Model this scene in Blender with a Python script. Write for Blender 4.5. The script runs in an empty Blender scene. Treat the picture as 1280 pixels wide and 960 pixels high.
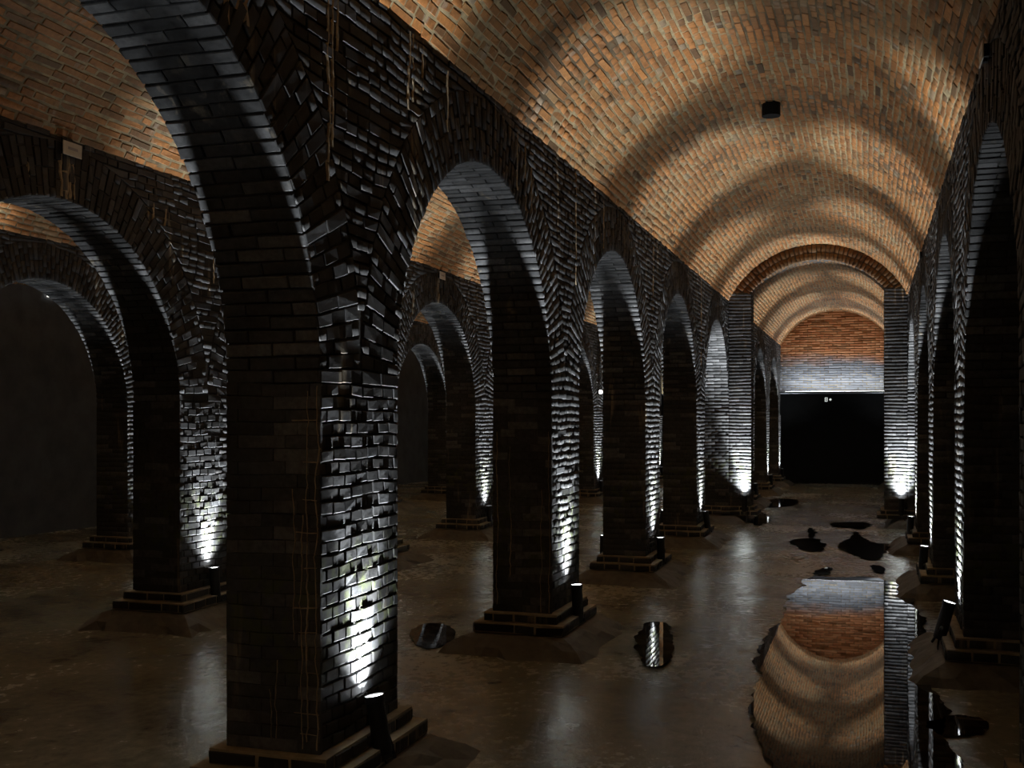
import bpy, math, random
import numpy as np
from math import pi, sin, cos, tan, atan, sqrt, radians
from mathutils import Vector, Matrix

# ------------------------------------------------------------------ camera, world, exposure
SC = bpy.context.scene
F = 1380.0                       # focal length in pixels of the 1280 x 960 frame
VPX, VPY = 1085.0, 526.0         # where lines along the aisle converge
EYE = 1.58
YAW = atan((VPX - 640.0) / F)
CY, SY = cos(YAW), sin(YAW)
cam_data = bpy.data.cameras.new('camera')
cam = bpy.data.objects.new('camera', cam_data)
SC.collection.objects.link(cam)
cam.location = (0, 0, EYE)
cam.rotation_euler = (pi / 2, 0, YAW)
cam_data.sensor_width = 36.0
cam_data.lens = F * 36.0 / 1280.0
cam_data.shift_y = (VPY - 480.0) / 1280.0
cam_data.clip_start = 0.05
SC.camera = cam

world = bpy.data.worlds.new('world')
SC.world = world
world.use_nodes = True
world.node_tree.nodes['Background'].inputs[0].default_value = (0, 0, 0, 1)
world.node_tree.nodes['Background'].inputs[1].default_value = 0.0

SC.view_settings.view_transform = 'Standard'
SC.view_settings.look = 'None'
SC.view_settings.gamma = 1.0
SC.view_settings.use_curve_mapping = False
SC.view_settings.exposure = 0.72
SC.cycles.max_bounces = 8
SC.cycles.diffuse_bounces = 5
SC.cycles.glossy_bounces = 4
SC.cycles.sample_clamp_indirect = 4.0
SC.cycles.caustics_reflective = False
SC.cycles.caustics_refractive = False

LAMP_W = 370.0                   # watts of one uplight's beam
SPILL_W = 62.0                   # watts of the weak spill round it
LAMP_COL = (0.91, 0.96, 1.0)

rng = np.random.default_rng(7)
random.seed(7)
COL = SC.collection

# ------------------------------------------------------------------ the place, in metres
XL, XR, T = -2.075, 0.562, 0.43          # faces of the two arcades of the main aisle, wall thickness
X2 = -5.06                               # aisle-side face of the second arcade on the left
X3 = -8.09
X4 = -11.1                               # outer wall on the left
XRO = XR + T + 2.6                       # outer wall on the right
PER, PW = 3.38, 0.76                     # bay length, pier width
Y0 = 3.95                                # near face of pier 1
YF = 28.3                                # far wall
YB = -3.2                                # wall behind the camera
ZS, ZC = 3.45, 4.28                      # vault springing and crown
ZA, RA = 1.73, (PER - PW) / 2            # arch springing and radius
RING = 0.38
CH = 0.0529                              # course height
ZP = 0.25                                # top of the plinth
REC = 0.012                              # joint depth

def pier_y(k): return Y0 + PER * (k - 1)           # near face
def pier_c(k): return pier_y(k) + PW / 2
def bay_c(k): return pier_y(k) + PW + RA           # arch between pier k and k+1

# ------------------------------------------------------------------ materials
def new_mat(name):
    m = bpy.data.materials.new(name); m.use_nodes = True
    nt = m.node_tree
    b = nt.nodes['Principled BSDF']
    return m, nt, b
def N(nt, t, **kw):
    n = nt.nodes.new(t)
    for k, v in kw.items(): setattr(n, k, v)
    return n
def L(nt, a, b): nt.links.new(a, b)
def ramp(nt, fac, stops, interp='LINEAR'):
    r = N(nt, 'ShaderNodeValToRGB'); r.color_ramp.interpolation = interp
    e = r.color_ramp.elements
    while len(e) < len(stops): e.new(0.5)
    for el, (p, c) in zip(e, stops):
        el.position = p; el.color = (c[0], c[1], c[2], 1) if hasattr(c, '__len__') else (c, c, c, 1)
    L(nt, fac, r.inputs[0]); return r.outputs[0]
def mixc(nt, fac, a, b, mode='MIX'):
    m = N(nt, 'ShaderNodeMix', data_type='RGBA', blend_type=mode)
    for s, v in ((m.inputs[0], fac), (m.inputs[6], a), (m.inputs[7], b)):
        if hasattr(v, 'links'): L(nt, v, s)
        elif hasattr(v, '__len__'): s.default_value = (v[0], v[1], v[2], 1)
        else: s.default_value = v
    return m.outputs[2]
def wpos(nt, scale=(1, 1, 1)):
    g = N(nt, 'ShaderNodeNewGeometry')
    m = N(nt, 'ShaderNodeMapping'); m.inputs['Scale'].default_value = scale
    L(nt, g.outputs['Position'], m.inputs[0]); return m.outputs[0]
def noise(nt, vec, scale, detail=4, rough=0.55, dist=0.0):
    n = N(nt, 'ShaderNodeTexNoise'); n.inputs['Scale'].default_value = scale
    n.inputs['Detail'].default_value = detail; n.inputs['Roughness'].default_value = rough
    n.inputs['Distortion'].default_value = dist
    L(nt, vec, n.inputs[0]); return n.outputs[0]
def math_(nt, op, a, b=None, clamp=False):
    m = N(nt, 'ShaderNodeMath', operation=op, use_clamp=clamp)
    for s, v in ((m.inputs[0], a), (m.inputs[1], b)):
        if v is None: continue
        if hasattr(v, 'links'): L(nt, v, s)
        else: s.default_value = v
    return m.outputs[0]
def bump(nt, b, h, strength, dist):
    n = N(nt, 'ShaderNodeBump'); n.inputs['Strength'].default_value = strength; n.inputs['Distance'].default_value = dist
    L(nt, h, n.inputs['Height']); L(nt, n.outputs[0], b.inputs['Normal'])
def tint(nt):
    a = N(nt, 'ShaderNodeAttribute'); a.attribute_name = 'tint'; return a.outputs['Fac']

M = {}
def mat_dark_brick():
    m, nt, b = new_mat('wet_dark_brick')
    c = ramp(nt, tint(nt), [(0, (.018, .017, .016)), (.3, (.045, .044, .043)), (.7, (.085, .087, .09)), (.74, (.15, .152, .155)), (1, (.27, .272, .275))])
    n1 = noise(nt, wpos(nt), 34, 5, .65)
    c = mixc(nt, 1.0, c, ramp(nt, n1, [(.25, .45), (.7, 1.35)]), 'MULTIPLY')
    # soot and damp, broad
    n0 = noise(nt, wpos(nt, (1, 1, .6)), 1.3, 3, .5)
    c = mixc(nt, 1.0, c, ramp(nt, n0, [(.35, .55), (.65, 1.15)]), 'MULTIPLY')
    # lime runs down the wall
    n2 = noise(nt, wpos(nt, (1, 1, .10)), 9, 4, .6, .4)
    n3 = noise(nt, wpos(nt), 1.6, 2, .5)
    lime = math_(nt, 'MULTIPLY', ramp(nt, n2, [(.60, 0), (.70, 1)]), ramp(nt, n3, [(.45, 0), (.6, .8)]))
    c = mixc(nt, lime, c, (.34, .29, .21))
    # algae where the lamps keep it alive
    z = N(nt, 'ShaderNodeSeparateXYZ'); L(nt, wpos(nt), z.inputs[0])
    za = ramp(nt, math_(nt, 'MULTIPLY', z.outputs[2], .5), [(.25, 0), (.32, 1), (.46, 1), (.56, 0)])
    al = math_(nt, 'MULTIPLY', za, ramp(nt, noise(nt, wpos(nt), 13, 3, .6), [(.5, 0), (.62, .75)]))
    c = mixc(nt, al, c, (.075, .088, .036))
    L(nt, c, b.inputs['Base Color'])
    L(nt, ramp(nt, n1, [(.3, .5), (.7, .85)]), b.inputs['Roughness'])
    bump(nt, b, n1, .4, .004)
    b.inputs['Specular IOR Level'].default_value = .3
    return m
def mat_dark_mortar():
    m, nt, b = new_mat('sooty_mortar')
    n1 = noise(nt, wpos(nt), 20, 4, .6)
    n2 = noise(nt, wpos(nt), 1.4, 3, .5)
    c = ramp(nt, n1, [(.3, (.022, .020, .018)), (.7, (.07, .066, .06))])
    c = mixc(nt, ramp(nt, n2, [(.5, 0), (.65, .6)]), c, (.16, .14, .11))
    L(nt, c, b.inputs['Base Color']); b.inputs['Roughness'].default_value = .8
    bump(nt, b, n1, .4, .005)
    return m
def mat_vault_brick(name='orange_vault_brick', dim=1.0):
    m, nt, b = new_mat(name)
    c = ramp(nt, tint(nt), [(0, (.09, .05, .02)), (.12, (.21, .09, .027)), (.5, (.33, .132, .034)), (.85, (.40, .165, .044)), (.97, (.31, .165, .06)), (1, (.23, .185, .125))])
    n1 = noise(nt, wpos(nt), 30, 5, .65)
    c = mixc(nt, 1.0, c, ramp(nt, n1, [(.25, .6 * dim), (.7, 1.25 * dim)]), 'MULTIPLY')
    n0 = noise(nt, wpos(nt), .9, 4, .55)
    c = mixc(nt, ramp(nt, n0, [(.45, 0), (.7, .55)]), c, (.19, .125, .055))
    n2 = noise(nt, wpos(nt, (1, 2.2, 1)), 2.6, 5, .6)
    c = mixc(nt, ramp(nt, n2, [(.61, 0), (.70, .7)]), c, (.36, .31, .23))
    L(nt, c, b.inputs['Base Color']); b.inputs['Roughness'].default_value = .7
    bump(nt, b, n1, .5, .006)
    return m
def mat_vault_mortar():
    m, nt, b = new_mat('tan_lime_mortar')
    n1 = noise(nt, wpos(nt), 16, 4, .6)
    n2 = noise(nt, wpos(nt), 1.2, 4, .55)
    c = mixc(nt, ramp(nt, n2, [(.38, 0), (.56, 1)]), (.11, .075, .036), (.36, .28, .15))
    c = mixc(nt, 1.0, c, ramp(nt, n1, [(.3, .55), (.7, 1.2)]), 'MULTIPLY')
    L(nt, c, b.inputs['Base Color']); b.inputs['Roughness'].default_value = .85
    bump(nt, b, n1, .5, .006)
    return m
def mat_end_brick():
    m, nt, b = new_mat('lime_washed_end_brick')
    c = ramp(nt, tint(nt), [(0, (.26, .12, .05)), (.5, (.50, .20, .08)), (1, (.60, .30, .14))])
    g = ramp(nt, tint(nt), [(0, (.13, .14, .16)), (1, (.22, .235, .26))])
    z = N(nt, 'ShaderNodeSeparateXYZ'); L(nt, wpos(nt), z.inputs[0])
    nz = noise(nt, wpos(nt, (.7, 1, 1.6)), 2.2, 4, .6)
    zz = math_(nt, 'ADD', z.outputs[2], math_(nt, 'MULTIPLY', nz, .5))
    f = ramp(nt, math_(nt, 'MULTIPLY', zz, .2), [(.645, 1), (.695, 0)])
    c = mixc(nt, f, c, g)
    L(nt, c, b.inputs['Base Color']); b.inputs['Roughness'].default_value = .75
    return m
def mat_flat(name, col, rough=.7, var=.25, scale=12, spec=.5, bumpd=.004):
    m, nt, b = new_mat(name)
    n1 = noise(nt, wpos(nt), scale, 4, .6)
    c = mixc(nt, 1.0, col, ramp(nt, n1, [(.3, 1 - var), (.7, 1 + var)]), 'MULTIPLY')
    L(nt, c, b.inputs['Base Color']); b.inputs['Roughness'].default_value = rough
    b.inputs['Specular IOR Level'].default_value = spec
    if bumpd: bump(nt, b, n1, .4, bumpd)
    return m
def mat_floor():
    m, nt, b = new_mat('wet_mud_floor')
    n1 = noise(nt, wpos(nt), 1.1, 6, .6)
    n2 = noise(nt, wpos(nt, (1, .8, 1)), 16, 5, .65)
    n3 = noise(nt, wpos(nt), .55, 3, .5)
    c = ramp(nt, n1, [(.3, (.20, .192, .145)), (.55, (.345, .335, .258)), (.75, (.445, .43, .34))])
    c = mixc(nt, 1.0, c, ramp(nt, n2, [(.3, .75), (.7, 1.15)]), 'MULTIPLY')
    n5 = noise(nt, wpos(nt), 2.4, 7, .65, .6)
    c = mixc(nt, 1.0, c, ramp(nt, n5, [(.55, 1.0), (.66, .5)]), 'MULTIPLY')
    L(nt, c, b.inputs['Base Color'])
    r = math_(nt, 'ADD', ramp(nt, n3, [(.35, .12), (.65, .24)]), ramp(nt, n2, [(.3, -.0), (.7, .12)]))
    L(nt, r, b.inputs['Roughness'])
    b.inputs['IOR'].default_value = 1.85
    n4 = noise(nt, wpos(nt), 70, 3, .6)
    h = math_(nt, 'ADD', math_(nt, 'ADD', n2, math_(nt, 'MULTIPLY', n1, .6)), math_(nt, 'MULTIPLY', n4, .30))
    bump(nt, b, h, .4, .009)
    return m
def mat_water():
    m, nt, b = new_mat('still_muddy_water')
    b.inputs['Base Color'].default_value = (.030, .021, .013, 1)
    b.inputs['Roughness'].default_value = .015
    b.inputs['IOR'].default_value = 1.6
    n2 = noise(nt, wpos(nt), 3.0, 2, .5)
    bump(nt, b, n2, .05, .003)
    return m
def mat_emit(name, col, s):
    m, nt, b = new_mat(name)
    b.inputs['Base Color'].default_value = (.6, .6, .6, 1)
    b.inputs['Emission Color'].default_value = (*col, 1)
    b.inputs['Emission Strength'].default_value = s
    m.cycles.emission_sampling = 'NONE'
    return m
def mat_metal(name, col, rough):
    m, nt, b = new_mat(name)
    n1 = noise(nt, wpos(nt), 60, 3, .6)
    c = mixc(nt, 1.0, col, ramp(nt, n1, [(.3, .8), (.7, 1.2)]), 'MULTIPLY')
    L(nt, c, b.inputs['Base Color'])
    b.inputs['Metallic'].default_value = .4; b.inputs['Roughness'].default_value = rough
    return m

M['brick'] = mat_dark_brick(); M['mortar'] = mat_dark_mortar()
M['vbrick'] = mat_vault_brick(); M['vmortar'] = mat_vault_mortar()
M['ebrick'] = mat_end_brick()
M['brick_brown'] = mat_vault_brick('brown_arch_brick', .45); M['floor'] = mat_floor(); M['water'] = mat_water()
M['plaster'] = mat_flat('damp_grey_render', (.085, .09, .10), .8, .3, 3)
M['black'] = mat_flat('near_black_render', (.010, .010, .010), .85, .2, 6, .2)  # near-black tone given to the recess wall and lintel underside
M['plinth'] = mat_flat('limy_plinth_mortar', (.34, .28, .19), .7, .4, 9)
M['skirt'] = mat_flat('silt_mortar_skirt', (.11, .095, .07), .6, .3, 14)
M['lamp'] = mat_metal('black_powder_coat', (.022, .022, .024), .45)
M['steel'] = mat_metal('dull_steel', (.25, .25, .25), .4)
M['lens'] = mat_emit('lit_lens', (.93, .97, 1.0), 9.0)
M['white'] = mat_flat('white_plastic', (.72, .70, .64), .4, .06, 8, .5, 0)
M['print'] = mat_flat('faded_grey_print', (.42, .41, .44), .6, .1, 30, .5, 0)
M['iron'] = mat_flat('black_iron', (.006, .006, .006), .7, .2, 20, .2)
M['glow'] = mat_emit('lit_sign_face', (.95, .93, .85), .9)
M['exit'] = mat_emit('dim_sign_light', (.8, .85, .8), .45)
M['bulk'] = mat_emit('bulkhead_glow', (1, .98, .92), 3.0)

# ------------------------------------------------------------------ helpers
def obj(name, me, parent=None, mat=None):
    o = bpy.data.objects.new(name, me); COL.objects.link(o)
    if parent is not None: o.parent = parent
    if mat is not None and me is not None and not me.materials: me.materials.append(mat)
    return o
def tag(o, label=None, cat=None, group=None, kind=None):
    if label: o['label'] = label
    if cat: o['category'] = cat
    if group: o['group'] = group
    if kind: o['kind'] = kind
    return o
def mesh(name, v, f, mat=None, smooth=False):
    me = bpy.data.meshes.new(name); me.from_pydata([tuple(p) for p in v], [], f)
    if mat: me.materials.append(mat)
    if smooth: me.polygons.foreach_set('use_smooth', [True] * len(me.polygons))
    me.update(); return me
class MB:
    def __init__(s): s.v = []; s.f = []
    def quad(s, a, b, c, d):
        n = len(s.v); s.v += [a, b, c, d]; s.f.append((n, n + 1, n + 2, n + 3))
    def box(s, x0, x1, y0, y1, z0, z1):
        n = len(s.v)
        s.v += [(x, y, z) for z in (z0, z1) for y in (y0, y1) for x in (x0, x1)]
        s.f += [tuple(n + i for i in q) for q in ((0, 2, 3, 1), (4, 5, 7, 6), (0, 1, 5, 4), (2, 6, 7, 3), (0, 4, 6, 2), (1, 3, 7, 5))]
    def frustum(s, b, z0, t, z1):                     # b, t = (x0, x1, y0, y1)
        n = len(s.v)
        for (q, z) in ((b, z0), (t, z1)):
            s.v += [(q[0], q[2], z), (q[1], q[2], z), (q[0], q[3], z), (q[1], q[3], z)]
        s.f += [tuple(n + i for i in q) for q in ((0, 2, 3, 1), (4, 5, 7, 6), (0, 1, 5, 4), (2, 6, 7, 3), (0, 4, 6, 2), (1, 3, 7, 5))]
    def lathe(s, prof, seg=24, cap=True):             # prof = [(r, z)], about z
        n = len(s.v)
        for r, z in prof:
            for i in range(seg):
                a = 2 * pi * i / seg; s.v.append((r * cos(a), r * sin(a), z))
        for j in range(len(prof) - 1):
            for i in range(seg):
                i2 = (i + 1) % seg
                s.f.append((n + j * seg + i, n + j * seg + i2, n + (j + 1) * seg + i2, n + (j + 1) * seg + i))
        if cap:
            s.f.append(tuple(n + i for i in range(seg))[::-1])
            m = n + (len(prof) - 1) * seg; s.f.append(tuple(m + i for i in range(seg)))
    def tube(s, pts, r, seg=8):
        rings = []
        for i, p in enumerate(pts):
            p = Vector(p); d = (Vector(pts[min(i + 1, len(pts) - 1)]) - Vector(pts[max(i - 1, 0)])).normalized()
            u = d.orthogonal().normalized() if i == 0 else (u - d * u.dot(d)).normalized()
            w = d.cross(u); n = len(s.v)
            s.v += [tuple(p + u * r * cos(2 * pi * k / seg) + w * r * sin(2 * pi * k / seg)) for k in range(seg)]
            rings.append(n)
        for a, b in zip(rings, rings[1:]):
            for k in range(seg): s.f.append((a + k, a + (k + 1) % seg, b + (k + 1) % seg, b + k))
        s.f.append(tuple(rings[0] + k for k in range(seg))[::-1]); s.f.append(tuple(rings[-1] + k for k in range(seg)))
    def build(s, name, mat, parent=None, smooth=False):
        return obj(name, mesh(name, s.v, s.f, mat, smooth), parent)

def project(p):                                       # (N,3) -> pixel x, y, depth
    p = np.asarray(p, float)
    d = p[:, 1] * CY - p[:, 0] * SY
    xr = p[:, 0] * CY + p[:, 1] * SY
    d2 = np.where(d > .05, d, .05)
    return 640 + F * xr / d2, VPY - F * (p[:, 2] - EYE) / d2, d
def floor_pt(px, py, z=0.0):                          # a pixel on the floor -> x, y
    d = F * (EYE - z) / (py - VPY); xr = (px - 640) * d / F
    return (xr * CY - d * SY, xr * SY + d * CY)

# ------------------------------------------------------------------ bricks as geometry
class Bricks:
    """cells are quads (4 x 2, in metres on an unrolled surface); fn maps (s, t, n) to the world"""
    def __init__(self): self.sets = []
    def add(self, cells, fn, gap=.008, h=(-.002, .005), ch=.004, name='brick', jit=.0025, tint=(0, 1), skew=.003):
        if not len(cells): return
        c = np.asarray(cells, float); n = len(c)
        ctr = c.mean(1, keepdims=True)
        ext = np.maximum(np.abs(c - ctr), 1e-5)
        q = ctr + np.sign(c - ctr) * np.maximum(ext - gap / 2, ext * .35)
        q = q + rng.normal(0, jit, (n, 1, 2)) * .6 + rng.normal(0, jit, (n, 4, 2)) * .5
        top = ctr + (q - ctr) * np.maximum(1 - ch / np.maximum(np.abs(q - ctr), .008), .45)
        hh = rng.uniform(h[0], h[1], (n, 1)) + rng.normal(0, skew, (n, 4)) * .6
        base = np.full((n, 4), -REC - .006)
        mid = hh - ch
        P = []
        for (uv, nn) in ((q, base), (q, mid), (top, hh)):
            P.append(np.stack(fn(uv[..., 0], uv[..., 1], nn), -1))
        V = np.concatenate(P, 1)                       # n, 12, 3
        # orientation
        a, b_, d_ = P[2][0, 0], P[2][0, 1], P[2][0, 3]
        o1 = np.array(fn(ctr[0, 0, 0], ctr[0, 0, 1], 0.02)); o0 = np.array(fn(ctr[0, 0, 0], ctr[0, 0, 1], 0.0))
        flip = np.dot(np.cross(b_ - a, d_ - a), o1 - o0) < 0
        tt = rng.uniform(tint[0], tint[1], n)
        self.sets.append(dict(V=V, flip=flip, tint=tt, name=name))
    FACES = [(8, 9, 10, 11)] + [(i, (i + 1) % 4, 4 + (i + 1) % 4, 4 + i) for i in range(4)] + [(4 + i, 4 + (i + 1) % 4, 8 + (i + 1) % 4, 8 + i) for i in range(4)]
    def build(self, parent, mat, single=0, visible=None, minpx=6.0, stuff_name='brickwork'):
        """the `single` cells that show largest become parts of their own, the rest one stuff part"""
        Vs = [s['V'] for s in self.sets]
        if not Vs: return
        Fc = np.array(self.FACES)
        picked = [np.zeros(len(v), bool) for v in Vs]
        if single:
            score = []
            for i, s in enumerate(self.sets):
                V = s['V']; n = len(V)
                front = V[:, 8:12].reshape(-1, 3)
                x, y, d = project(front)
                x = x.reshape(n, 4); y = y.reshape(n, 4); d = d.reshape(n, 4)
                ar = .5 * (x * np.roll(y, -1, 1) - np.roll(x, -1, 1) * y).sum(1)
                nor = np.cross(V[:, 9] - V[:, 8], V[:, 11] - V[:, 8]) * (-1 if s['flip'] else 1)
                cen = V[:, 8:12].mean(1)
                facing = ((np.array([0, 0, EYE]) - cen) * nor).sum(1) > 0
                ok = facing & (d.min(1) > .3) & (x.min(1) > -4) & (x.max(1) < 1284) & (y.min(1) > -4) & (y.max(1) < 964)
                if visible is not None: ok &= visible(cen)
                big = np.maximum(x.max(1) - x.min(1), y.max(1) - y.min(1))
                ok &= big >= minpx
                for j in np.nonzero(ok)[0]: score.append((abs(ar[j]), i, j))
            score.sort(reverse=True)
            for _, i, j in score[:single]: picked[i][j] = True
        for i, s in enumerate(self.sets):
            fl = Fc[:, ::-1] if s['flip'] else Fc
            for j in np.nonzero(picked[i])[0]:
                me = bpy.data.meshes.new(s['name'])
                me.from_pydata(s['V'][j].tolist(), [], fl.tolist())
                a = me.attributes.new('tint', 'FLOAT', 'FACE'); a.data.foreach_set('value', [s['tint'][j]] * len(fl))
                me.materials.append(mat)
                obj(s['name'], me, parent)
        allV, allF, allT = [], [], []; off = 0
        for i, s in enumerate(self.sets):
            keep = ~picked[i]; V = s['V'][keep]; n = len(V)
            if not n: continue
            fl = Fc[:, ::-1] if s['flip'] else Fc
            allV.append(V.reshape(-1, 3))
            allF.append((fl[None] + (np.arange(n) * 12)[:, None, None] + off).reshape(-1, 4))
            allT.append(np.repeat(s['tint'][keep], len(fl))); off += n * 12
        if not allV: return
        V = np.concatenate(allV); Fs = np.concatenate(allF); Tn = np.concatenate(allT)
        me = big_mesh(stuff_name, V, Fs, mat)
        a = me.attributes.new('tint', 'FLOAT', 'FACE'); a.data.foreach_set('value', Tn.astype(np.float32))
        return tag(obj(stuff_name, me, parent), kind='stuff')
def big_mesh(name, V, Fs, mat):
    me = bpy.data.meshes.new(name)
    me.vertices.add(len(V)); me.vertices.foreach_set('co', V.astype(np.float32).ravel())
    me.loops.add(Fs.size); me.loops.foreach_set('vertex_index', Fs.astype(np.int32).ravel())
    me.polygons.add(len(Fs)); me.polygons.foreach_set('loop_start', (np.arange(len(Fs)) * 4).astype(np.int32))
    me.update(calc_edges=True); me.materials.append(mat); return me

def rect(a, b, c, d): return [(a, c), (b, c), (b, d), (a, d)]
def row_cells(a, b, z0, z1, w, odd, longs=0.0, la=None, lb=None):
    """one course from a to b; la / lb = (bottom, top) end positions when the ends are slanted"""
    out = []; p = a - (w * .5 if odd else 0.0); edges = []
    while p < b - 1e-6:
        st = w * (2 if random.random() < longs else 1)
        edges.append((max(p, a), min(p + st, b))); p += st
    if len(edges) > 1 and edges[0][1] - edges[0][0] < w * .3:
        edges[1] = (edges[0][0], edges[1][1]); edges.pop(0)
    if len(edges) > 1 and edges[-1][1] - edges[-1][0] < w * .3:
        edges[-2] = (edges[-2][0], edges[-1][1]); edges.pop()
    for i, (e0, e1) in enumerate(edges):
        q = rect(e0, e1, z0, z1)
        if i == 0 and la: q[0] = (la[0], z0); q[3] = (la[1], z1)
        if i == len(edges) - 1 and lb: q[1] = (lb[0], z0); q[2] = (lb[1], z1)
        out.append(q)
    return out
def wob(y, z):                                        # courses are not laid dead straight
    return .004 * np.sin(y * 5.1 + z * 3.0) + .003 * np.sin(y * 13.7 - z * 7.0)

def face_x(X, sgn):
    return lambda s, t, n: (X + sgn * n, s + 0 * n, t + wob(s, t) + 0 * n)
def face_y(Y, sgn):
    return lambda s, t, n: (s + 0 * n, Y + sgn * n, t + wob(s + 3, t) + 0 * n)
def soffit(Yc, X0):                                   # s = arc length on RA, t = distance into the wall
    return lambda s, t, n: (X0 - t + 0 * n, Yc - (RA - n) * np.cos(s / RA), ZA + (RA - n) * np.sin(s / RA))
def ring(Yc, X, sgn):                                 # s = angle * 1.5, t = radius
    return lambda s, t, n: (X + sgn * n, Yc - t * np.cos(s / 1.5), ZA + t * np.sin(s / 1.5))

# what the camera can see past the arcades
def in_opening(y, z):
    k = np.floor((y - pier_y(0)) / PER); yc = pier_y(0) + k * PER + PW + RA
    dy = np.abs(y - yc)
    return (dy < RA) & ((z < ZA) | (dy ** 2 + (z - ZA) ** 2 < RA ** 2))
def seen_through(planes):
    def f(P):
        ok = np.ones(len(P), bool)
        for X in planes:
            past = (P[:, 0] < X - 1e-3) if X < 0 else (P[:, 0] > X + 1e-3)
            t = np.where(past, X / np.where(past, P[:, 0], 1), 0)
            y = P[:, 1] * t; z = EYE + (P[:, 2] - EYE) * t
            ok &= ~past | in_opening(y, z)
        return ok
    return f

# ------------------------------------------------------------------ floor
def build_floor():
    xs = np.arange(X4 - .3, XRO + .5, .1); ys = np.arange(YB - .3, YF + 1.2, .1)
    gx, gy = np.meshgrid(xs, ys)
    z = np.zeros_like(gx)
    for fx, fy, a, ph in ((1.7, 1.1, .004, 0), (3.1, -2.3, .003, 1), (-5.3, 4.1, .0025, 2), (7.9, 6.3, .0015, .4), (-11, 9, .001, 3)):
        z += a * np.sin(gx * fx + gy * fy + ph + .7 * np.sin(gy * fx * .4))
    z = z - .0135
    V = np.stack([gx, gy, z], -1).reshape(-1, 3)
    ny, nx = gx.shape
    i = np.arange(ny - 1)[:, None] * nx + np.arange(nx - 1)[None]
    Fs = np.stack([i, i + 1, i + nx + 1, i + nx], -1).reshape(-1, 4)
    me = big_mesh('floor', V, Fs, M['floor'])
    me.polygons.foreach_set('use_smooth', np.ones(len(me.polygons), bool))
    tag(obj('floor', me), 'wet brown silty floor running under all the aisles', 'floor', kind='structure')
build_floor()

# ------------------------------------------------------------------ vaults
def vault(xa, xb, label, single, vis, longs=.25):
    hw = (xb - xa) / 2; xc = (xa + xb) / 2; rise = ZC - ZS
    R = (hw * hw + rise * rise) / (2 * rise); zc = ZC - R; am = math.asin(hw / R)
    core = MB(); seg = 40; RR = R + .0045
    pts = []
    for i in range(seg + 1):
        a = -am + 2 * am * i / seg
        pts.append((xc + RR * sin(a), zc + RR * cos(a)))
    for (p, q) in zip(pts, pts[1:]):
        core.quad((p[0], YB, p[1]), (q[0], YB, q[1]), (q[0], YF + .05, q[1]), (p[0], YF + .05, p[1]))
        core.quad((p[0], YB, p[1] + .3), (p[0], YF + .05, p[1] + .3), (q[0], YF + .05, q[1] + .3), (q[0], YB, q[1] + .3))
    root = core.build('ceiling', M['vmortar'])
    tag(root, label, 'vault', kind='structure')
    b = Bricks(); arc = 2 * am * R; nc = int(round(arc / .057)); ch = arc / nc
    cells = []
    for j in range(nc):
        cells += row_cells(YB + random.uniform(0, .1), YF, j * ch, (j + 1) * ch, .118, j % 2, longs)
    fn = lambda s, t, n: (xc + (R - n) * np.sin((t + .5 * wob(s, t)) / R - am), s + 0 * n, zc + (R - n) * np.cos((t + .5 * wob(s, t)) / R - am))
    b.add(cells, fn, gap=.015, h=(-.003, .003), ch=.003, jit=.005, skew=.0025)
    b.build(root, M['vbrick'], single, vis, minpx=8)
    return root
see_wall1 = seen_through([XL, XL - T])
see_wall2 = seen_through([XL, XL - T, X2, X2 - T])
vault(XL, XR, 'orange brick barrel vault over the main aisle', 300, None)
vault(X2, XL - T, 'dim brown brick barrel vault seen through the first arcade', 300, see_wall1, .5)
vault(X3, X2 - T, 'barrel vault over the third aisle, glimpsed through two arcades', 0, None, .5)
vault(X4, X3 - T, 'unlit barrel vault over the outermost aisle', 0, None, .5)
vault(XR + T, XRO, 'black unlit barrel vault beyond the arcade beside the camera', 0, None, .5)

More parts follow.
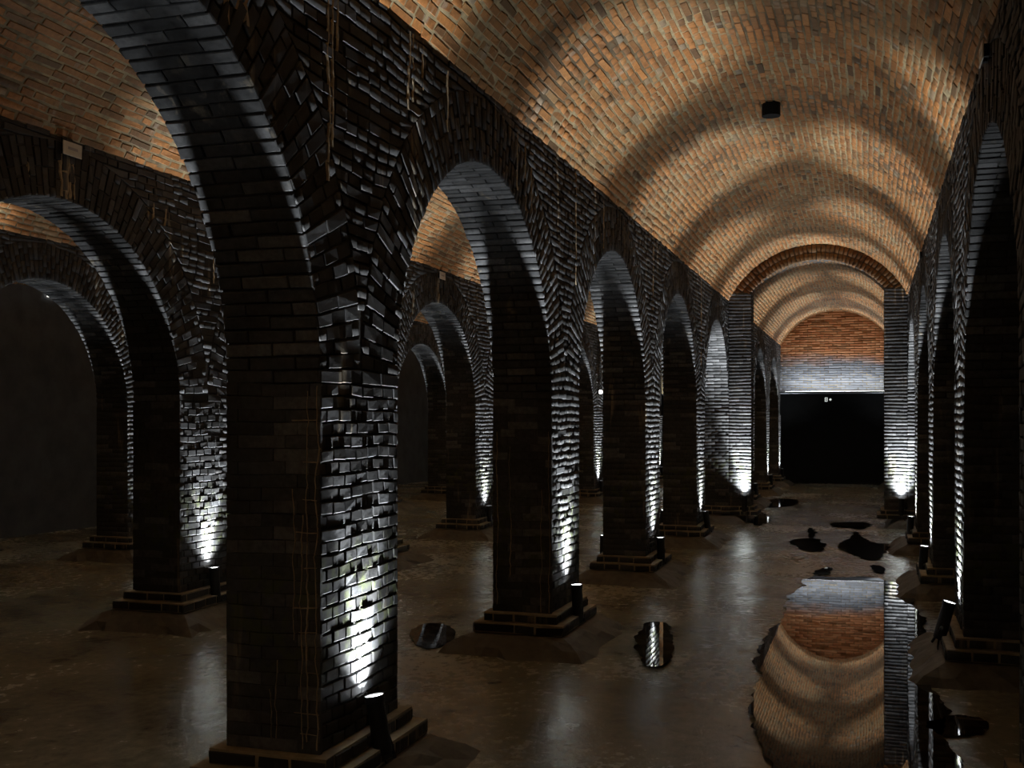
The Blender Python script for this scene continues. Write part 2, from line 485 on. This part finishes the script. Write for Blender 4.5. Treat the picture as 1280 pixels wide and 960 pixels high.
# ------------------------------------------------------------------ arcade walls (above the piers)
KMIN, KMAX = -1, 8
def arcade(name, X, faces, label, single, vis, k_lo=KMIN, minpx=8):
    """X = face towards +x, wall runs to X - T"""
    core = MB(); x1, x0 = X - REC, X - T + REC
    ytop = ZS + .35
    def col(ya, yb, za, zb):
        core.quad((x1, ya, za), (x1, yb, zb), (x1, yb, ytop), (x1, ya, ytop))
        core.quad((x0, yb, zb), (x0, ya, za), (x0, ya, ytop), (x0, yb, ytop))
        core.quad((x1, yb, zb), (x1, ya, za), (x0, ya, za), (x0, yb, zb))
    Rr = RA + REC
    for k in range(k_lo, KMAX + 1):
        ya, yb = pier_y(k), min(pier_y(k) + PW, YF)
        col(ya - REC * 0, yb, ZA, ZA)
        if k < KMAX:
            yc = bay_c(k); n = 40
            for i in range(n):
                a, b_ = pi * i / n, pi * (i + 1) / n
                col(yc - Rr * cos(a), yc - Rr * cos(b_), ZA + Rr * sin(a), ZA + Rr * sin(b_))
    core.quad((x0, pier_y(k_lo), ytop), (x1, pier_y(k_lo), ytop), (x1, YF, ytop), (x0, YF, ytop))
    root = core.build(name, M['mortar']); tag(root, label, 'wall', kind='structure')
    b = Bricks(); RO = RA + RING; half = PER / 2
    nrow = int(math.ceil((ZS - ZA) / CH)); nv = 76
    for (fx, sg) in faces:
        cells = []
        for j in range(nrow):
            z0 = ZA + j * CH; z1 = min(z0 + CH, ZS + .02)
            if z1 - z0 < .02: continue
            def lim(z):
                d = RO * RO - (z - ZA) ** 2
                return half - (sqrt(d) if d > 0 else 0)
            l0, l1 = lim(z0), lim(z1)
            lm = (l0 + l1) / 2
            for k in range(k_lo, KMAX + 1):
                c = pier_c(k)
                if lm > .03:
                    a, e = c - min(l0, l1), c + min(l0, l1)
                    if k == KMAX: e = min(e, YF)
                    cells += row_cells(a, e, z0, z1, .109, j % 2, .2, (c - l0, c - l1), None if k == KMAX else (c + l0, c + l1))
        b.add(cells, face_x(fx, sg), gap=.010, h=(-.006, .004), ch=.0025, jit=.0028, skew=.0012, tint=(0, .7))
        rc = []
        for i in range(nv):
            s0, s1 = 1.5 * pi * i / nv, 1.5 * pi * (i + 1) / nv
            cuts = [RA, RA + .19, RO] if i % 5 == 0 else [RA, RA + .125, RA + .25, RO] if i % 2 else [RA, RA + .065, RA + .19, RA + .315, RO]
            rc += [rect(s0, s1, p, q) for p, q in zip(cuts, cuts[1:])]
        for k in range(k_lo, KMAX):
            b.add(rc, ring(bay_c(k), fx, sg), gap=.010, h=(-.006, .004), ch=.0025, name='voussoir', jit=.0025, skew=.0012, tint=(0, .7))
    sc = []
    for i in range(nv):
        s0, s1 = RA * pi * i / nv, RA * pi * (i + 1) / nv
        for e in (((0, .215), (.215, T)) if i % 2 else ((0, .11), (.11, .32), (.32, T))):
            sc.append(rect(s0, s1, e[0], e[1]))
    for k in range(k_lo, KMAX):
        b.add(sc, soffit(bay_c(k), X), gap=.007, h=(-.003, .003), ch=.0035, name='voussoir', jit=.002, skew=.0015, tint=(.5, .80))
    b.build(root, M['brick'], single, vis, minpx)
    return root
W1 = arcade('wall_left', XL, [(XL, 1), (XL - T, -1)], 'dark brick arcade wall along the left of the main aisle', 300, None)
W2 = arcade('wall_middle_left', X2, [(X2, 1), (X2 - T, -1)], 'second brick arcade wall, seen through the first row of arches', 300, see_wall1)
arcade('wall_outer_left', X3, [(X3, 1)], 'third brick arcade wall, deep in the dark beyond two rows of arches', 0, None, k_lo=0)
arcade('wall_right', XR + T, [(XR, -1)], 'brick arcade wall along the other side of the main aisle, seen edge on', 150, None)

# ------------------------------------------------------------------ piers
ORD = {-1: 'behind the camera', 0: 'beside the camera', 1: 'first', 2: 'second', 3: 'third', 4: 'fourth', 5: 'fifth', 6: 'sixth', 7: 'seventh', 8: 'eighth'}
PLINTH = ((.11, .115, .185), (.055, .185, ZP))       # (overhang, z0, z1) of the two steps
def pier(x0, x1, ya, yb, label, group, single=0, vis=None, ztop=ZA, plinth_bricks=False, skirt=True):
    m = MB(); m.box(x0 + REC, x1 - REC, ya + REC, yb - REC, ZP - .01, ztop)
    root = m.build('brick_pier', M['mortar']); tag(root, label, 'pier', group, 'structure')
    b = Bricks(); nrow = int(round((ztop - ZP) / CH)); ch = (ztop - ZP) / nrow
    for (fn, a, e, w, kind) in ((face_x(x1, 1), ya, yb, .109, 0), (face_x(x0, -1), ya, yb, .109, 0),
                          (face_y(ya, -1), x0, x1, .109, 1), (face_y(yb, 1), x0, x1, .109, 1)):
        cells = []
        for j in range(nrow):
            cells += row_cells(a, e, ZP + j * ch, ZP + (j + 1) * ch, w, j % 2, .04 if kind == 0 else .5)
        if kind == 0: b.add(cells, fn, gap=.009, h=(-.004, .003), ch=.003, jit=.0024, skew=.0012, tint=(.15, .70))
        else: b.add(cells, fn, gap=.002, h=(-.001, .001), ch=.001, jit=.0006, skew=.001, tint=(.5, .78))
    b.build(root, M['brick'], single, vis, 8)
    # plinth: two stepped courses, then a skirt of silt and mortar
    for (o, z0, z1) in PLINTH:
        s = MB(); s.box(x0 - o + REC * .5, x1 + o - REC * .5, ya - o + REC * .5, yb + o - REC * .5, z0, z1 - .002)
        st = s.build('plinth_step', M['plinth'], root)
        pb = Bricks()
        for (fn, a, e) in ((face_x(x1 + o, 1), ya - o, yb + o), (face_x(x0 - o, -1), ya - o, yb + o),
                           (face_y(ya - o, -1), x0 - o, x1 + o), (face_y(yb + o, 1), x0 - o, x1 + o)):
            pb.add(row_cells(a, e, z0, z1 - .004, .15, 0 if o > .1 else 1, .3), fn, gap=.014, h=(-.004, .003), ch=.003, jit=.002, skew=.002, tint=(0, .7))
        pb.build(st, M['brick'], 40 if plinth_bricks else 0, vis, 8)
    if skirt:
        s = MB(); o = .11; o2 = .30
        s.frustum((x0 - o2, x1 + o2, ya - o2, yb + o2), -.02, (x0 - o, x1 + o, ya - o, yb + o), .115)
        # uneven edge: subdivide the sides and push them about
        v, f = [], []; n = 10
        per = []
        for (ax, ay, bx, by) in ((x0, ya, x1, ya), (x1, ya, x1, yb), (x1, yb, x0, yb), (x0, yb, x0, ya)):
            for i in range(n): per.append((ax + (bx - ax) * i / n, ay + (by - ay) * i / n))
        cx, cy = (x0 + x1) / 2, (ya + yb) / 2; hx, hy = (x1 - x0) / 2, (yb - ya) / 2
        ringz = ((.115, .108), (.17, .085), (.24, .04), (.31, -.02))
        for ri, (oo, zz) in enumerate(ringz):
            for i, (px, py) in enumerate(per):
                r = oo + (random.gauss(0, .022) if ri == 3 else random.gauss(0, .010) if ri else 0)
                v.append((cx + (px - cx) * (hx + r) / hx, cy + (py - cy) * (hy + r) / hy, zz + (random.gauss(0, .006) if 0 < ri < 3 else 0)))
        np_ = len(per)
        for ri in range(3):
            for i in range(np_):
                i2 = (i + 1) % np_; f.append((ri * np_ + i, (ri + 1) * np_ + i, (ri + 1) * np_ + i2, ri * np_ + i2))
        f.append(tuple(range(np_)))
        obj('skirt', mesh('skirt', v, f, M['skirt']), root)
    return root
def dup_pier(src, dx, dy, label, group):
    r = src.copy(); COL.objects.link(r); r.location = (dx, dy, 0); tag(r, label, 'pier', group, 'structure')
    for ch in src.children:
        c = ch.copy(); COL.objects.link(c); c.parent = r
        for g in ch.children:
            d = g.copy(); COL.objects.link(d); d.parent = c
    return r
ROWS = (('wall1', XL, 'in the arcade on the left of the main aisle', 'piers of the first arcade'),
        ('wall2', X2, 'in the second arcade, beyond the first row of arches', 'piers of the second arcade'),
        ('wall3', X3, 'in the third arcade, far out in the dark', 'piers of the third arcade'),
        ('wallR', XR + T, 'in the arcade nearest the camera, seen edge on', 'piers of the edge-on arcade'))
plain = None; PIERS = {}
for (row, X, where, grp) in ROWS:
    for k in range(KMIN if row in ('wall1', 'wallR', 'wall2') else 0, KMAX + 1):
        lab = ('dark brick pier %s %s' % (ORD[k], where)) if k < 1 else 'dark brick pier on a stepped plinth, %s counting from the camera %s' % (ORD[k], where)
        if row == 'wall1' and k == 1: lab = 'large nearest brick pier with lime streaks and a bright lamp scallop'
        y = pier_y(k)
        if (row, k) in (('wall1', 1), ('wall1', 2), ('wall2', 2)):
            PIERS[(row, k)] = pier(X - T, X, y, y + PW, lab, grp, 300, see_wall1 if row == 'wall2' else None, plinth_bricks=True)
        elif plain is None:
            plain = pier(X - T, X, y, y + PW, lab, grp); plain_at = (X, y)
        else:
            dup_pier(plain, X - plain_at[0], y - plain_at[1], lab, grp)

# lime runs that stand proud of the brick
M['lime'] = mat_flat('lime_crust', (.42, .335, .22), .6, .35, 30)
def streak(parent, fn, s0, t0, t1, r=.004, wavy=.008, horiz=False):
    n = max(8, int(abs(t1 - t0) / .025)); w = 0.0; v, f = [], []; hw = r * 1.7
    for i in range(n + 1):
        w = w * .8 + random.gauss(0, wavy * .35); t = t0 + (t1 - t0) * i / n
        hw = max(r * .7, min(r * 2.6, hw * random.uniform(.75, 1.3)))
        for (q, d) in ((-hw, -.006), (-hw * .4, .002), (hw * .4, .0025), (hw, -.006)):
            a_, b_ = (t, s0 + w * .4 + q) if horiz else (s0 + w + q, t)
            v.append(tuple(float(k) for k in fn(np.float64(a_), np.float64(b_), np.float64(d))))
        if i:
            o = (i - 1) * 4; f += [(o + j, o + j + 1, o + j + 5, o + j + 4) for j in range(3)]
    obj('lime_streak', mesh('lime_streak', v, f, M['lime']), parent)
P1, P2 = PIERS[('wall1', 1)], PIERS[('wall1', 2)]
jf = face_y(Y0, -1)
for dx, z0, z1, r in ((.018, .27, 1.72, .003), (.062, .30, 1.70, .0025), (.085, .27, 1.2, .002), (.12, .7, 1.3, .0016), (.20, .3, .62, .002), (.23, .3, .5, .0016)):
    streak(P1, jf, XL - dx, z0, z1, r)
for z in (.33, .41, .57, .73, .83, .99, 1.13, 1.26, 1.41, 1.58):
    streak(P1, jf, z, XL - .015, XL - random.uniform(.06, .13), .002, .004, True)
f2 = face_y(pier_y(2), -1)
for dx, z0, z1 in ((.02, .26, 1.5), (.08, .26, 1.1), (.30, .5, 1.4), (.40, .3, 1.5)): streak(P2, f2, XL - dx, z0, z1, .003)
fw = face_x(XL, 1)
for y, z0, z1, r in ((4.02, 2.55, 3.44, .005), (4.06, 2.7, 3.44, .004), (4.1, 3.1, 3.44, .004), (4.84, 3.05, 3.44, .006), (4.89, 3.1, 3.44, .005), (5.02, 3.2, 3.42, .004), (5.35, 3.08, 3.4, .004),
                     (6.55, 3.02, 3.4, .005), (6.72, 2.92, 3.35, .006), (6.85, 2.9, 3.3, .004), (8.0, 2.6, 3.44, .004), (11.1, 2.7, 3.44, .006), (14.5, 2.3, 3.44, .010), (8.9, 3.0, 3.4, .004)):
    streak(W1, fw, y, z0, z1, r, .010)
for y in (3.28, 3.33, 3.37, 3.41):
    streak(W1, fw, y, 2.93 + random.uniform(0, .1), 3.42, .009, .018)
fw2 = face_x(X2, 1)
for y, z0, z1, r in ((6.02, 3.06, 3.34, .010), (6.06, 3.05, 3.34, .012), (6.10, 3.06, 3.34, .009), (6.14, 3.06, 3.3, .006), (5.4, 3.1, 3.4, .006), (7.0, 3.0, 3.2, .007), (7.15, 3.0, 3.18, .006), (7.8, 2.7, 3.3, .004), (5.72, 3.1, 3.22, .006)):
    streak(W2, fw2, y, z0, z1, r, .012)

# ------------------------------------------------------------------ cross arch of the main aisle
CXA, CXB = XL + .345, XR - .33                       # opening of the cross arch
YX = pier_y(5)
def cross_arch():
    d = .42; ZI, ZIC = 3.58, 4.04
    hw = (CXB - CXA) / 2; xc = (CXA + CXB) / 2; rise = ZIC - ZI
    Ri = (hw * hw + rise * rise) / (2 * rise); zi = ZIC - Ri; am = math.asin(hw / Ri)
    vh = (XR - XL) / 2; vr = ZC - ZS; Rv = (vh * vh + vr * vr) / (2 * vr); vz = ZC - Rv; vxc = (XR + XL) / 2
    def ztop(x): return vz + sqrt(max(Rv * Rv - (x - vxc) ** 2, 0)) + .02
    core = MB(); n = 32; f0, f1 = YX + REC, YX + d - REC
    xs = [XL] + [xc + Ri * sin(-am + 2 * am * i / n) for i in range(n + 1)] + [XR]
    zs = [ZI] + [zi + Ri * cos(-am + 2 * am * i / n) for i in range(n + 1)] + [ZI]
    for i in range(len(xs) - 1):
        a, b = xs[i], xs[i + 1]; za, zb = zs[i], zs[i + 1]
        if i in (0, len(xs) - 2): za = zb = ZI
        core.quad((a, f0, za), (b, f0, zb), (b, f0, ztop(b)), (a, f0, ztop(a)))
        core.quad((a, f1, za), (b, f1, zb), (b, f1, ztop(b)), (a, f1, ztop(a)))
        core.quad((a, f0, za), (b, f0, zb), (b, f1, zb), (a, f1, za))
    root = core.build('wall_cross', M['mortar'])
    tag(root, 'brick cross arch spanning the main aisle under the vault', 'arch', kind='structure')
    b = Bricks()
    nv = 42; rc = []
    for i in range(nv):
        s0, s1 = -am * 1.12 + 2.24 * am * i / nv, -am * 1.12 + 2.24 * am * (i + 1) / nv
        rc.append(rect(s0, s1, Ri, Ri + .11)); rc.append(rect(s0, s1, Ri + .11, Ri + .235))
    b.add(rc, lambda s, t, n_: (xc + t * np.sin(s), YX - n_, zi + t * np.cos(s)), gap=.008, name='voussoir', h=(-.006, .004), tint=(.2, .8))
    sf = []
    for i in range(nv):
        s0, s1 = Ri * (-am + 2 * am * i / nv), Ri * (-am + 2 * am * (i + 1) / nv)
        sf += [rect(s0, s1, 0, .21), rect(s0, s1, .21, d)] if i % 2 else [rect(s0, s1, 0, .105), rect(s0, s1, .105, .315), rect(s0, s1, .315, d)]
    b.add(sf, lambda s, t, n_: (xc + (Ri - n_) * np.sin(s / Ri), YX + t + 0 * n_, zi + (Ri - n_) * np.cos(s / Ri)), gap=.007, name='voussoir')
    b.build(root, M['brick_brown'])
    for (xa, xb, lab) in ((XL + .002, CXA, 'tall brick respond carrying the cross arch against the far left arcade'),
                          (CXB, XR - .002, 'tall brick respond carrying the cross arch on the side of the edge-on arcade')):
        pier(xa, xb, YX, YX + d, lab, 'responds of the cross arch', ztop=ZI, skirt=False)
cross_arch()

# ------------------------------------------------------------------ end walls and outer walls
ZLED = 2.28
def end_wall():
    m = MB(); m.box(X4 - .3, XRO + .3, YF + REC, YF + .4, ZLED, ZC + .5)
    root = m.build('wall_far', M['vmortar']); tag(root, 'far end wall, grey lime-washed brick turning orange under the vault', 'wall', kind='structure')
    b = Bricks(); cells = []
    nrow = int((ZC - ZLED) / .06)
    for j in range(nrow + 1):
        cells += row_cells(XL - .05, XR + .05, ZLED + j * .06, ZLED + (j + 1) * .06, .2, j % 2, .2)
    b.add(cells, face_y(YF, -1), gap=.010, h=(-.006, .004), ch=.004)
    b.build(root, M['ebrick'])
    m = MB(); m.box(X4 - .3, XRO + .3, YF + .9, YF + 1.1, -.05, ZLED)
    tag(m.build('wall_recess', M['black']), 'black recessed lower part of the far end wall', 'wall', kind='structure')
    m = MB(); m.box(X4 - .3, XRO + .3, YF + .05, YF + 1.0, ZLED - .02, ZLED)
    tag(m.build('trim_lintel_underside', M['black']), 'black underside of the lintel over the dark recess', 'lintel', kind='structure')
    m = MB(); m.box(XL, XR, YF - .40, YF + .06, ZLED - .025, ZLED); m.box(XL, XR, YF - .40, YF - .385, ZLED, ZLED + .014)
    tag(m.build('trim_ledge', M['plaster']), 'thin pale ledge across the far end wall above the dark recess', 'ledge', kind='structure')
    m = MB(); m.box(X4 - .3, XRO + .3, YB - .3, YB, -.05, ZC + .5)
    tag(m.build('wall_back', M['plaster']), 'plain rendered end wall behind the camera', 'wall', kind='structure')
    m = MB(); m.box(X4 - .3, X4, YB, YF + 1.1, -.05, ZC + .5)
    tag(m.build('wall_side_left', M['plaster']), 'smooth dark grey outer wall behind the last arcade', 'wall', kind='structure')
    m = MB(); m.box(XRO, XRO + .3, YB, YF + 1.1, -.05, ZC + .5)
    tag(m.build('wall_side_right', M['plaster']), 'outer wall hidden in the black aisle beside the camera', 'wall', kind='structure')
end_wall()
# wash light lying on the ledge, behind its lip
m = MB(); m.box(XL + .12, XR - .12, YF - .365, YF - .315, ZLED + .001, ZLED + .018)
bar = m.build('wash_light_bar', M['lamp']); tag(bar, 'slim linear wash light lying on the ledge of the far end wall', 'light')
m = MB(); m.box(XL + .14, XR - .14, YF - .358, YF - .322, ZLED + .018, ZLED + .021); m.build('diffuser', M['lens'], bar)
ld = bpy.data.lights.new('wash', 'AREA'); ld.shape = 'RECTANGLE'; ld.size = XR - XL - .3; ld.size_y = .03; ld.energy = 15; ld.color = LAMP_COL
lo = bpy.data.objects.new('wash_light', ld); COL.objects.link(lo); lo.parent = bar
lo.location = ((XL + XR) / 2, YF - .34, ZLED + .026); lo.rotation_euler = (pi - .25, 0, 0)

# ------------------------------------------------------------------ uplights
LT = bpy.data.lights.new('uplight_spot', 'SPOT'); LT.energy = LAMP_W; LT.color = LAMP_COL
LT.spot_size = radians(47); LT.spot_blend = .6; LT.shadow_soft_size = .025
LS = bpy.data.lights.new('uplight_spill', 'SPOT'); LS.energy = SPILL_W; LS.color = LAMP_COL
LS.spot_size = radians(110); LS.spot_blend = 1.0; LS.shadow_soft_size = .025
def make_uplight():
    root = bpy.data.objects.new('uplight', None); COL.objects.link(root); root.empty_display_size = .1
    HL, r = .25, .043                                  # local z = beam axis, origin at the lens centre
    m = MB(); m.lathe([(r * .80, -HL), (r * .93, -HL + .008), (r * .96, -HL + .03), (r * .93, -HL + .034), (r * .93, -.030), (r, -.026), (r, .003), (r * .93, .003), (r * .93, -.006)], 24)
    m.build('housing', M['lamp'], root, False)
    m = MB(); m.lathe([(r * .92, -.004), (r * .92, -.0015)], 24); m.build('lens', M['lens'], root)
    m = MB()
    m.tube([(r * .98, 0, -.17), (r * 1.25, 0, -.17)], .012, 10); m.build('knob', M['steel'], root)
    m = MB(); m.tube([(0, 0, -HL), (.006, .004, -HL - .03), (.03, .01, -HL - .055), (.08, .03, -HL - .075)], .006, 8); m.build('cable', M['lamp'], root)
    for (nm, dat) in (('spot', LT), ('spill', LS)):
        lo = bpy.data.objects.new(nm, dat); COL.objects.link(lo); lo.parent = root; lo.location = (0, 0, .012); lo.rotation_euler = (pi, 0, 0)
    return root
UP = make_uplight(); up_used = [False]
def add_uplight(pos, wall_dir, tilt, label, group, turn=0.0):
    """pos = lens centre; wall_dir = unit vector towards the wall the lamp washes; tilt towards it"""
    global UP
    if not up_used[0]: r = UP; up_used[0] = True
    else:
        r = UP.copy(); COL.objects.link(r)
        for ch in UP.children:
            if ch.name.startswith('yoke'): continue
            c = ch.copy(); COL.objects.link(c); c.parent = r
    d = Vector(wall_dir)
    ax = (Vector((0, 0, 1)) * cos(tilt) + d * sin(tilt)).normalized()
    xx = (Vector((d.y, -d.x, 0)) * cos(turn) - d * sin(turn)); xx = (xx - ax * xx.dot(ax)).normalized(); yy = ax.cross(xx)
    mt = Matrix(((xx.x, yy.x, ax.x, pos[0]), (xx.y, yy.y, ax.y, pos[1]), (xx.z, yy.z, ax.z, pos[2]), (0, 0, 0, 1)))
    r.matrix_world = mt
    tag(r, label, 'uplight', group)
    return r
YOKE = []
def foot(r, mt_inv, pivot, base):
    """flat steel bracket from the knob down to the plinth, as a child of the lamp"""
    m = MB(); p, q = mt_inv @ Vector(pivot), mt_inv @ Vector(base)
    m.tube([p, (p + q) / 2 + Vector((.004, 0, 0)), q], .009, 6)
    m.build('yoke', M['lamp'], r)

SIDE = {1: 'main-aisle', -1: 'far'}
def lamp_row(row, X, sgn, ks, who, grp):
    for k in ks:
        fx = X if sgn > 0 else X - T
        if row == 'wallR': fx = XR
        yc = pier_c(k)
        if k == KMAX: yc = min(yc, YF - .35)
        tilt = radians({1: 10, 2: 3, 3: 2, 4: 9}.get(k, 4)) if row == 'wall1' else radians(15 if row == 'wallR' and k == 2 else 4)
        off = .057 + (.02 if k in (2, 3) and row == 'wall1' else 0)
        zl = .40
        pos = (fx + sgn * off, yc, zl)
        word = ORD[k]
        lab = 'black tube uplight at the foot of the %s pier %s' % (word, who) if k > 0 else 'added unseen black tube uplight %s %s' % (word, who)
        r = add_uplight(pos, (-sgn, 0, 0), tilt, lab, grp, random.uniform(-.4, .4))
        inv = r.matrix_world.inverted()
        bx = fx + sgn * (off + .25 * sin(tilt))
        foot(r, inv, r.matrix_world @ Vector((.05, 0, -.17)), (bx + sgn * .04, yc + .03, .13))
KW1 = range(-1, 9); KWR = [-1, 0] + list(range(2, 9))  # lamps behind and beside the camera are unseen, added to lift the ambient light
lamp_row('wall1', XL, 1, KW1, 'left of the main aisle', 'uplights of the first arcade, aisle side')
lamp_row('wallR', XR, -1, KWR, 'of the edge-on arcade', 'uplights of the edge-on arcade')
lamp_row('wall1', XL, -1, KW1, 'of the first arcade, hidden side', 'uplights of the first arcade, hidden side')
lamp_row('wall2', X2, 1, KWR, 'of the second arcade', 'uplights of the second arcade, near side')
lamp_row('wall2', X2, -1, range(2, 9), 'of the second arcade, hidden side', 'uplights of the second arcade, hidden side')
lamp_row('wall3', X3, 1, range(2, 9), 'of the third arcade', 'uplights of the third arcade, near side')
lamp_row('wall3', X3, -1, range(2, 9), 'of the third arcade, hidden side', 'uplights of the third arcade, hidden side')
for (x, lab) in ((XL + .25, 'black uplight in front of the far left respond of the cross arch'), (XR - .09, 'black uplight in front of the cross arch respond by the edge-on arcade')):
    r = add_uplight((x, YX - .066, .42), (0, 1, 0), radians(2), lab, 'uplights of the cross arch')
    foot(r, r.matrix_world.inverted(), r.matrix_world @ Vector((.05, 0, -.17)), (x + .04, YX - .15, .02))

# ------------------------------------------------------------------ signs, pipe, bulkhead
def sign(X, sgn, y, label, mat='white'):
    root = bpy.data.objects.new('wall_sign', None); COL.objects.link(root); root.location = (X, y, 3.38); tag(root, label, 'sign', 'small white plates above the arches')
    m = MB(); m.box(sgn * .03, sgn * .036, -.09, .09, -.045, .045); m.build('plate', M[mat], root)
    m = MB(); m.box(sgn * .0361, sgn * .0366, -.045, .05, -.006, .012); m.build('print', M['print'], root)
    for a in (-.06, .03):
        m = MB(); m.box(0, sgn * .03, a, a + .03, -.03, .03); m.build('bracket', M['iron'], root)
sign(X2, 1, 6.08, 'white plate over the second arcade arch, above a lime streak, top left')
sign(X2, 1, 12.78, 'white plate glimpsed through the arch between the first two piers')
sign(X4, 1, 12.95, 'glowing white plate in the dark just inside the third arch edge', 'glow')
sign(XR, -1, 5.86, 'edge-on white plate with black bracket high above the edge-on arcade')
sign(XR, -1, 12.78, 'tiny edge-on plate further down the edge-on arcade')

m = MB(); m.lathe([(.078, -.09), (.078, .12), (.066, .12), (.066, -.09)], 20, False); m.f.append(tuple(range(20))); 
p = m.build('vent_pipe', M['iron']); p.location = (-.785, 9.62, 4.262); tag(p, 'black iron pipe stub poking down from the vault crown', 'pipe')

r = bpy.data.objects.new('bulkhead_light', None); COL.objects.link(r); r.location = (X2, 21.25, 2.15); tag(r, 'tiny white oval light glimpsed between the second and third piers', 'light')
m = MB(); m.box(0, .03, -.09, .09, -.045, .045); m.build('back_plate', M['iron'], r)
m = MB(); m.lathe([(.001, .05), (.03, .045), (.045, .02), (.05, 0)], 16, False)
o = m.build('diffuser', M['bulk'], r); o.rotation_euler = (0, pi / 2, 0); o.scale = (.8, 1.7, 1); o.location = (.03, 0, 0)

r = bpy.data.objects.new('exit_sign', None); COL.objects.link(r); r.location = (-.97, YF + .9, 2.12); tag(r, 'tiny dim sign with a box and a diamond in the black recess', 'sign')
m = MB(); m.box(-.14, .14, -.015, 0, -.07, .07); m.build('back_plate', M['iron'], r)
m = MB()
for (a, b, c, d) in ((-.075, -.06, -.05, .05), (-.025, -.01, -.05, .05), (-.075, -.01, .038, .05), (-.075, -.01, -.05, -.038), (-.06, -.025, -.004, .004)): m.box(a, b, -.019, -.015, c, d)
m.build('box_mark', M['exit'], r)
m = MB(); n = len(m.v); m.v += [(.06, -.019, -.035), (.095, -.019, 0), (.06, -.019, .035), (.025, -.019, 0)]; m.f.append((0, 1, 2, 3)); m.build('diamond_mark', M['exit'], r)

# ------------------------------------------------------------------ puddles
def fract(poly, it=4, amp=.10):
    p = [Vector(q) for q in poly]
    for k in range(1):                                 # round the corners before roughening the edge
        p = [w for a, b in zip(p, p[1:] + p[:1]) for w in (a * .75 + b * .25, a * .25 + b * .75)]
    for k in range(it):
        o = []
        for a, b in zip(p, p[1:] + p[:1]):
            d = b - a; nrm = Vector((-d.y, d.x)); o += [a, (a + b) / 2 + nrm * random.uniform(-amp, amp) + d * random.uniform(-.08, .08)]
        p = o
    return p
def puddle(px, label, it=4, amp=.10, z=.0005):
    pts = fract([floor_pt(x, y) for x, y in px], it, amp * 1.5)
    me = mesh('puddle', [(q.x, q.y, z) for q in pts], [tuple(range(len(pts)))], M['water'])
    import bmesh
    bm = bmesh.new(); bm.from_mesh(me); bmesh.ops.triangulate(bm, faces=bm.faces[:])
    for f in bm.faces:
        if f.normal.z < 0: f.normal_flip()
    bm.to_mesh(me); bm.free()
    tag(obj('puddle', me), label, 'puddle', 'puddles on the main aisle floor')
puddle([(1006, 719), (990, 746), (978, 763), (975, 778), (962, 786), (952, 811), (945, 846), (942, 886), (950, 934), (975, 975), (1000, 1100), (1240, 1120), (1205, 1000), (1186, 920), (1172, 860), (1160, 810), (1150, 770), (1143, 745), (1125, 730), (1090, 720), (1050, 722)],
       'large still pool mirroring the vault and end wall beside the edge-on arcade', 4, .07)
o_ = (940, 640)
def zz(l): return [(o_[0] + a / 6.4, o_[1] + b / 6.4) for a, b in l]
puddle(zz([(290, 250), (330, 218), (440, 209), (540, 215), (592, 262), (580, 311), (480, 313), (380, 305), (372, 268)]), 'small dark oval puddle left of the larger dark puddle up the aisle')
puddle(zz([(665, 270), (760, 225), (800, 190), (830, 145), (860, 190), (900, 210), (960, 248), (1140, 256), (1085, 300), (1030, 345), (1010, 382), (940, 386), (830, 350), (760, 310)]), 'larger dark irregular puddle halfway up the aisle')
puddle(zz([(455, 498), (520, 465), (590, 440), (645, 445), (630, 508)]), 'small dark puddle touching the top of the large pool', 3)
puddle(zz([(940, 420), (1050, 430), (1064, 482), (1020, 492), (960, 455)]), 'small dark puddle above the pool by the edge-on arcade', 3)
puddle(zz([(600, 82), (760, 78), (940, 80), (935, 120), (860, 138), (760, 112), (690, 122)]), 'thin dark puddle near the cross arch', 3)
puddle(zz([(440, 140), (480, 120), (500, 165), (500, 205), (450, 205)]), 'tiny dark puddle above the oval puddle', 3)
puddle([(930, 628), (975, 622), (1005, 627), (985, 633), (950, 634)], 'narrow bright puddle at the foot of the cross arch', 3)
puddle([(940, 645), (958, 640), (962, 652), (950, 658), (938, 654)], 'tiny bright puddle beside the cross arch lamp', 3)
puddle([(800, 782), (815, 776), (838, 779), (843, 800), (838, 826), (822, 834), (804, 832), (797, 812)], 'small clear puddle mirroring a lit pier in mid floor', 4, .06)
puddle([(1150, 905), (1190, 892), (1235, 898), (1232, 915), (1180, 922)], 'flat puddle below the nearest lamp of the edge-on arcade', 3)
puddle([(508, 790), (530, 778), (560, 780), (572, 792), (556, 808), (524, 812)], 'faint small puddle behind the nearest pier', 3, .04)
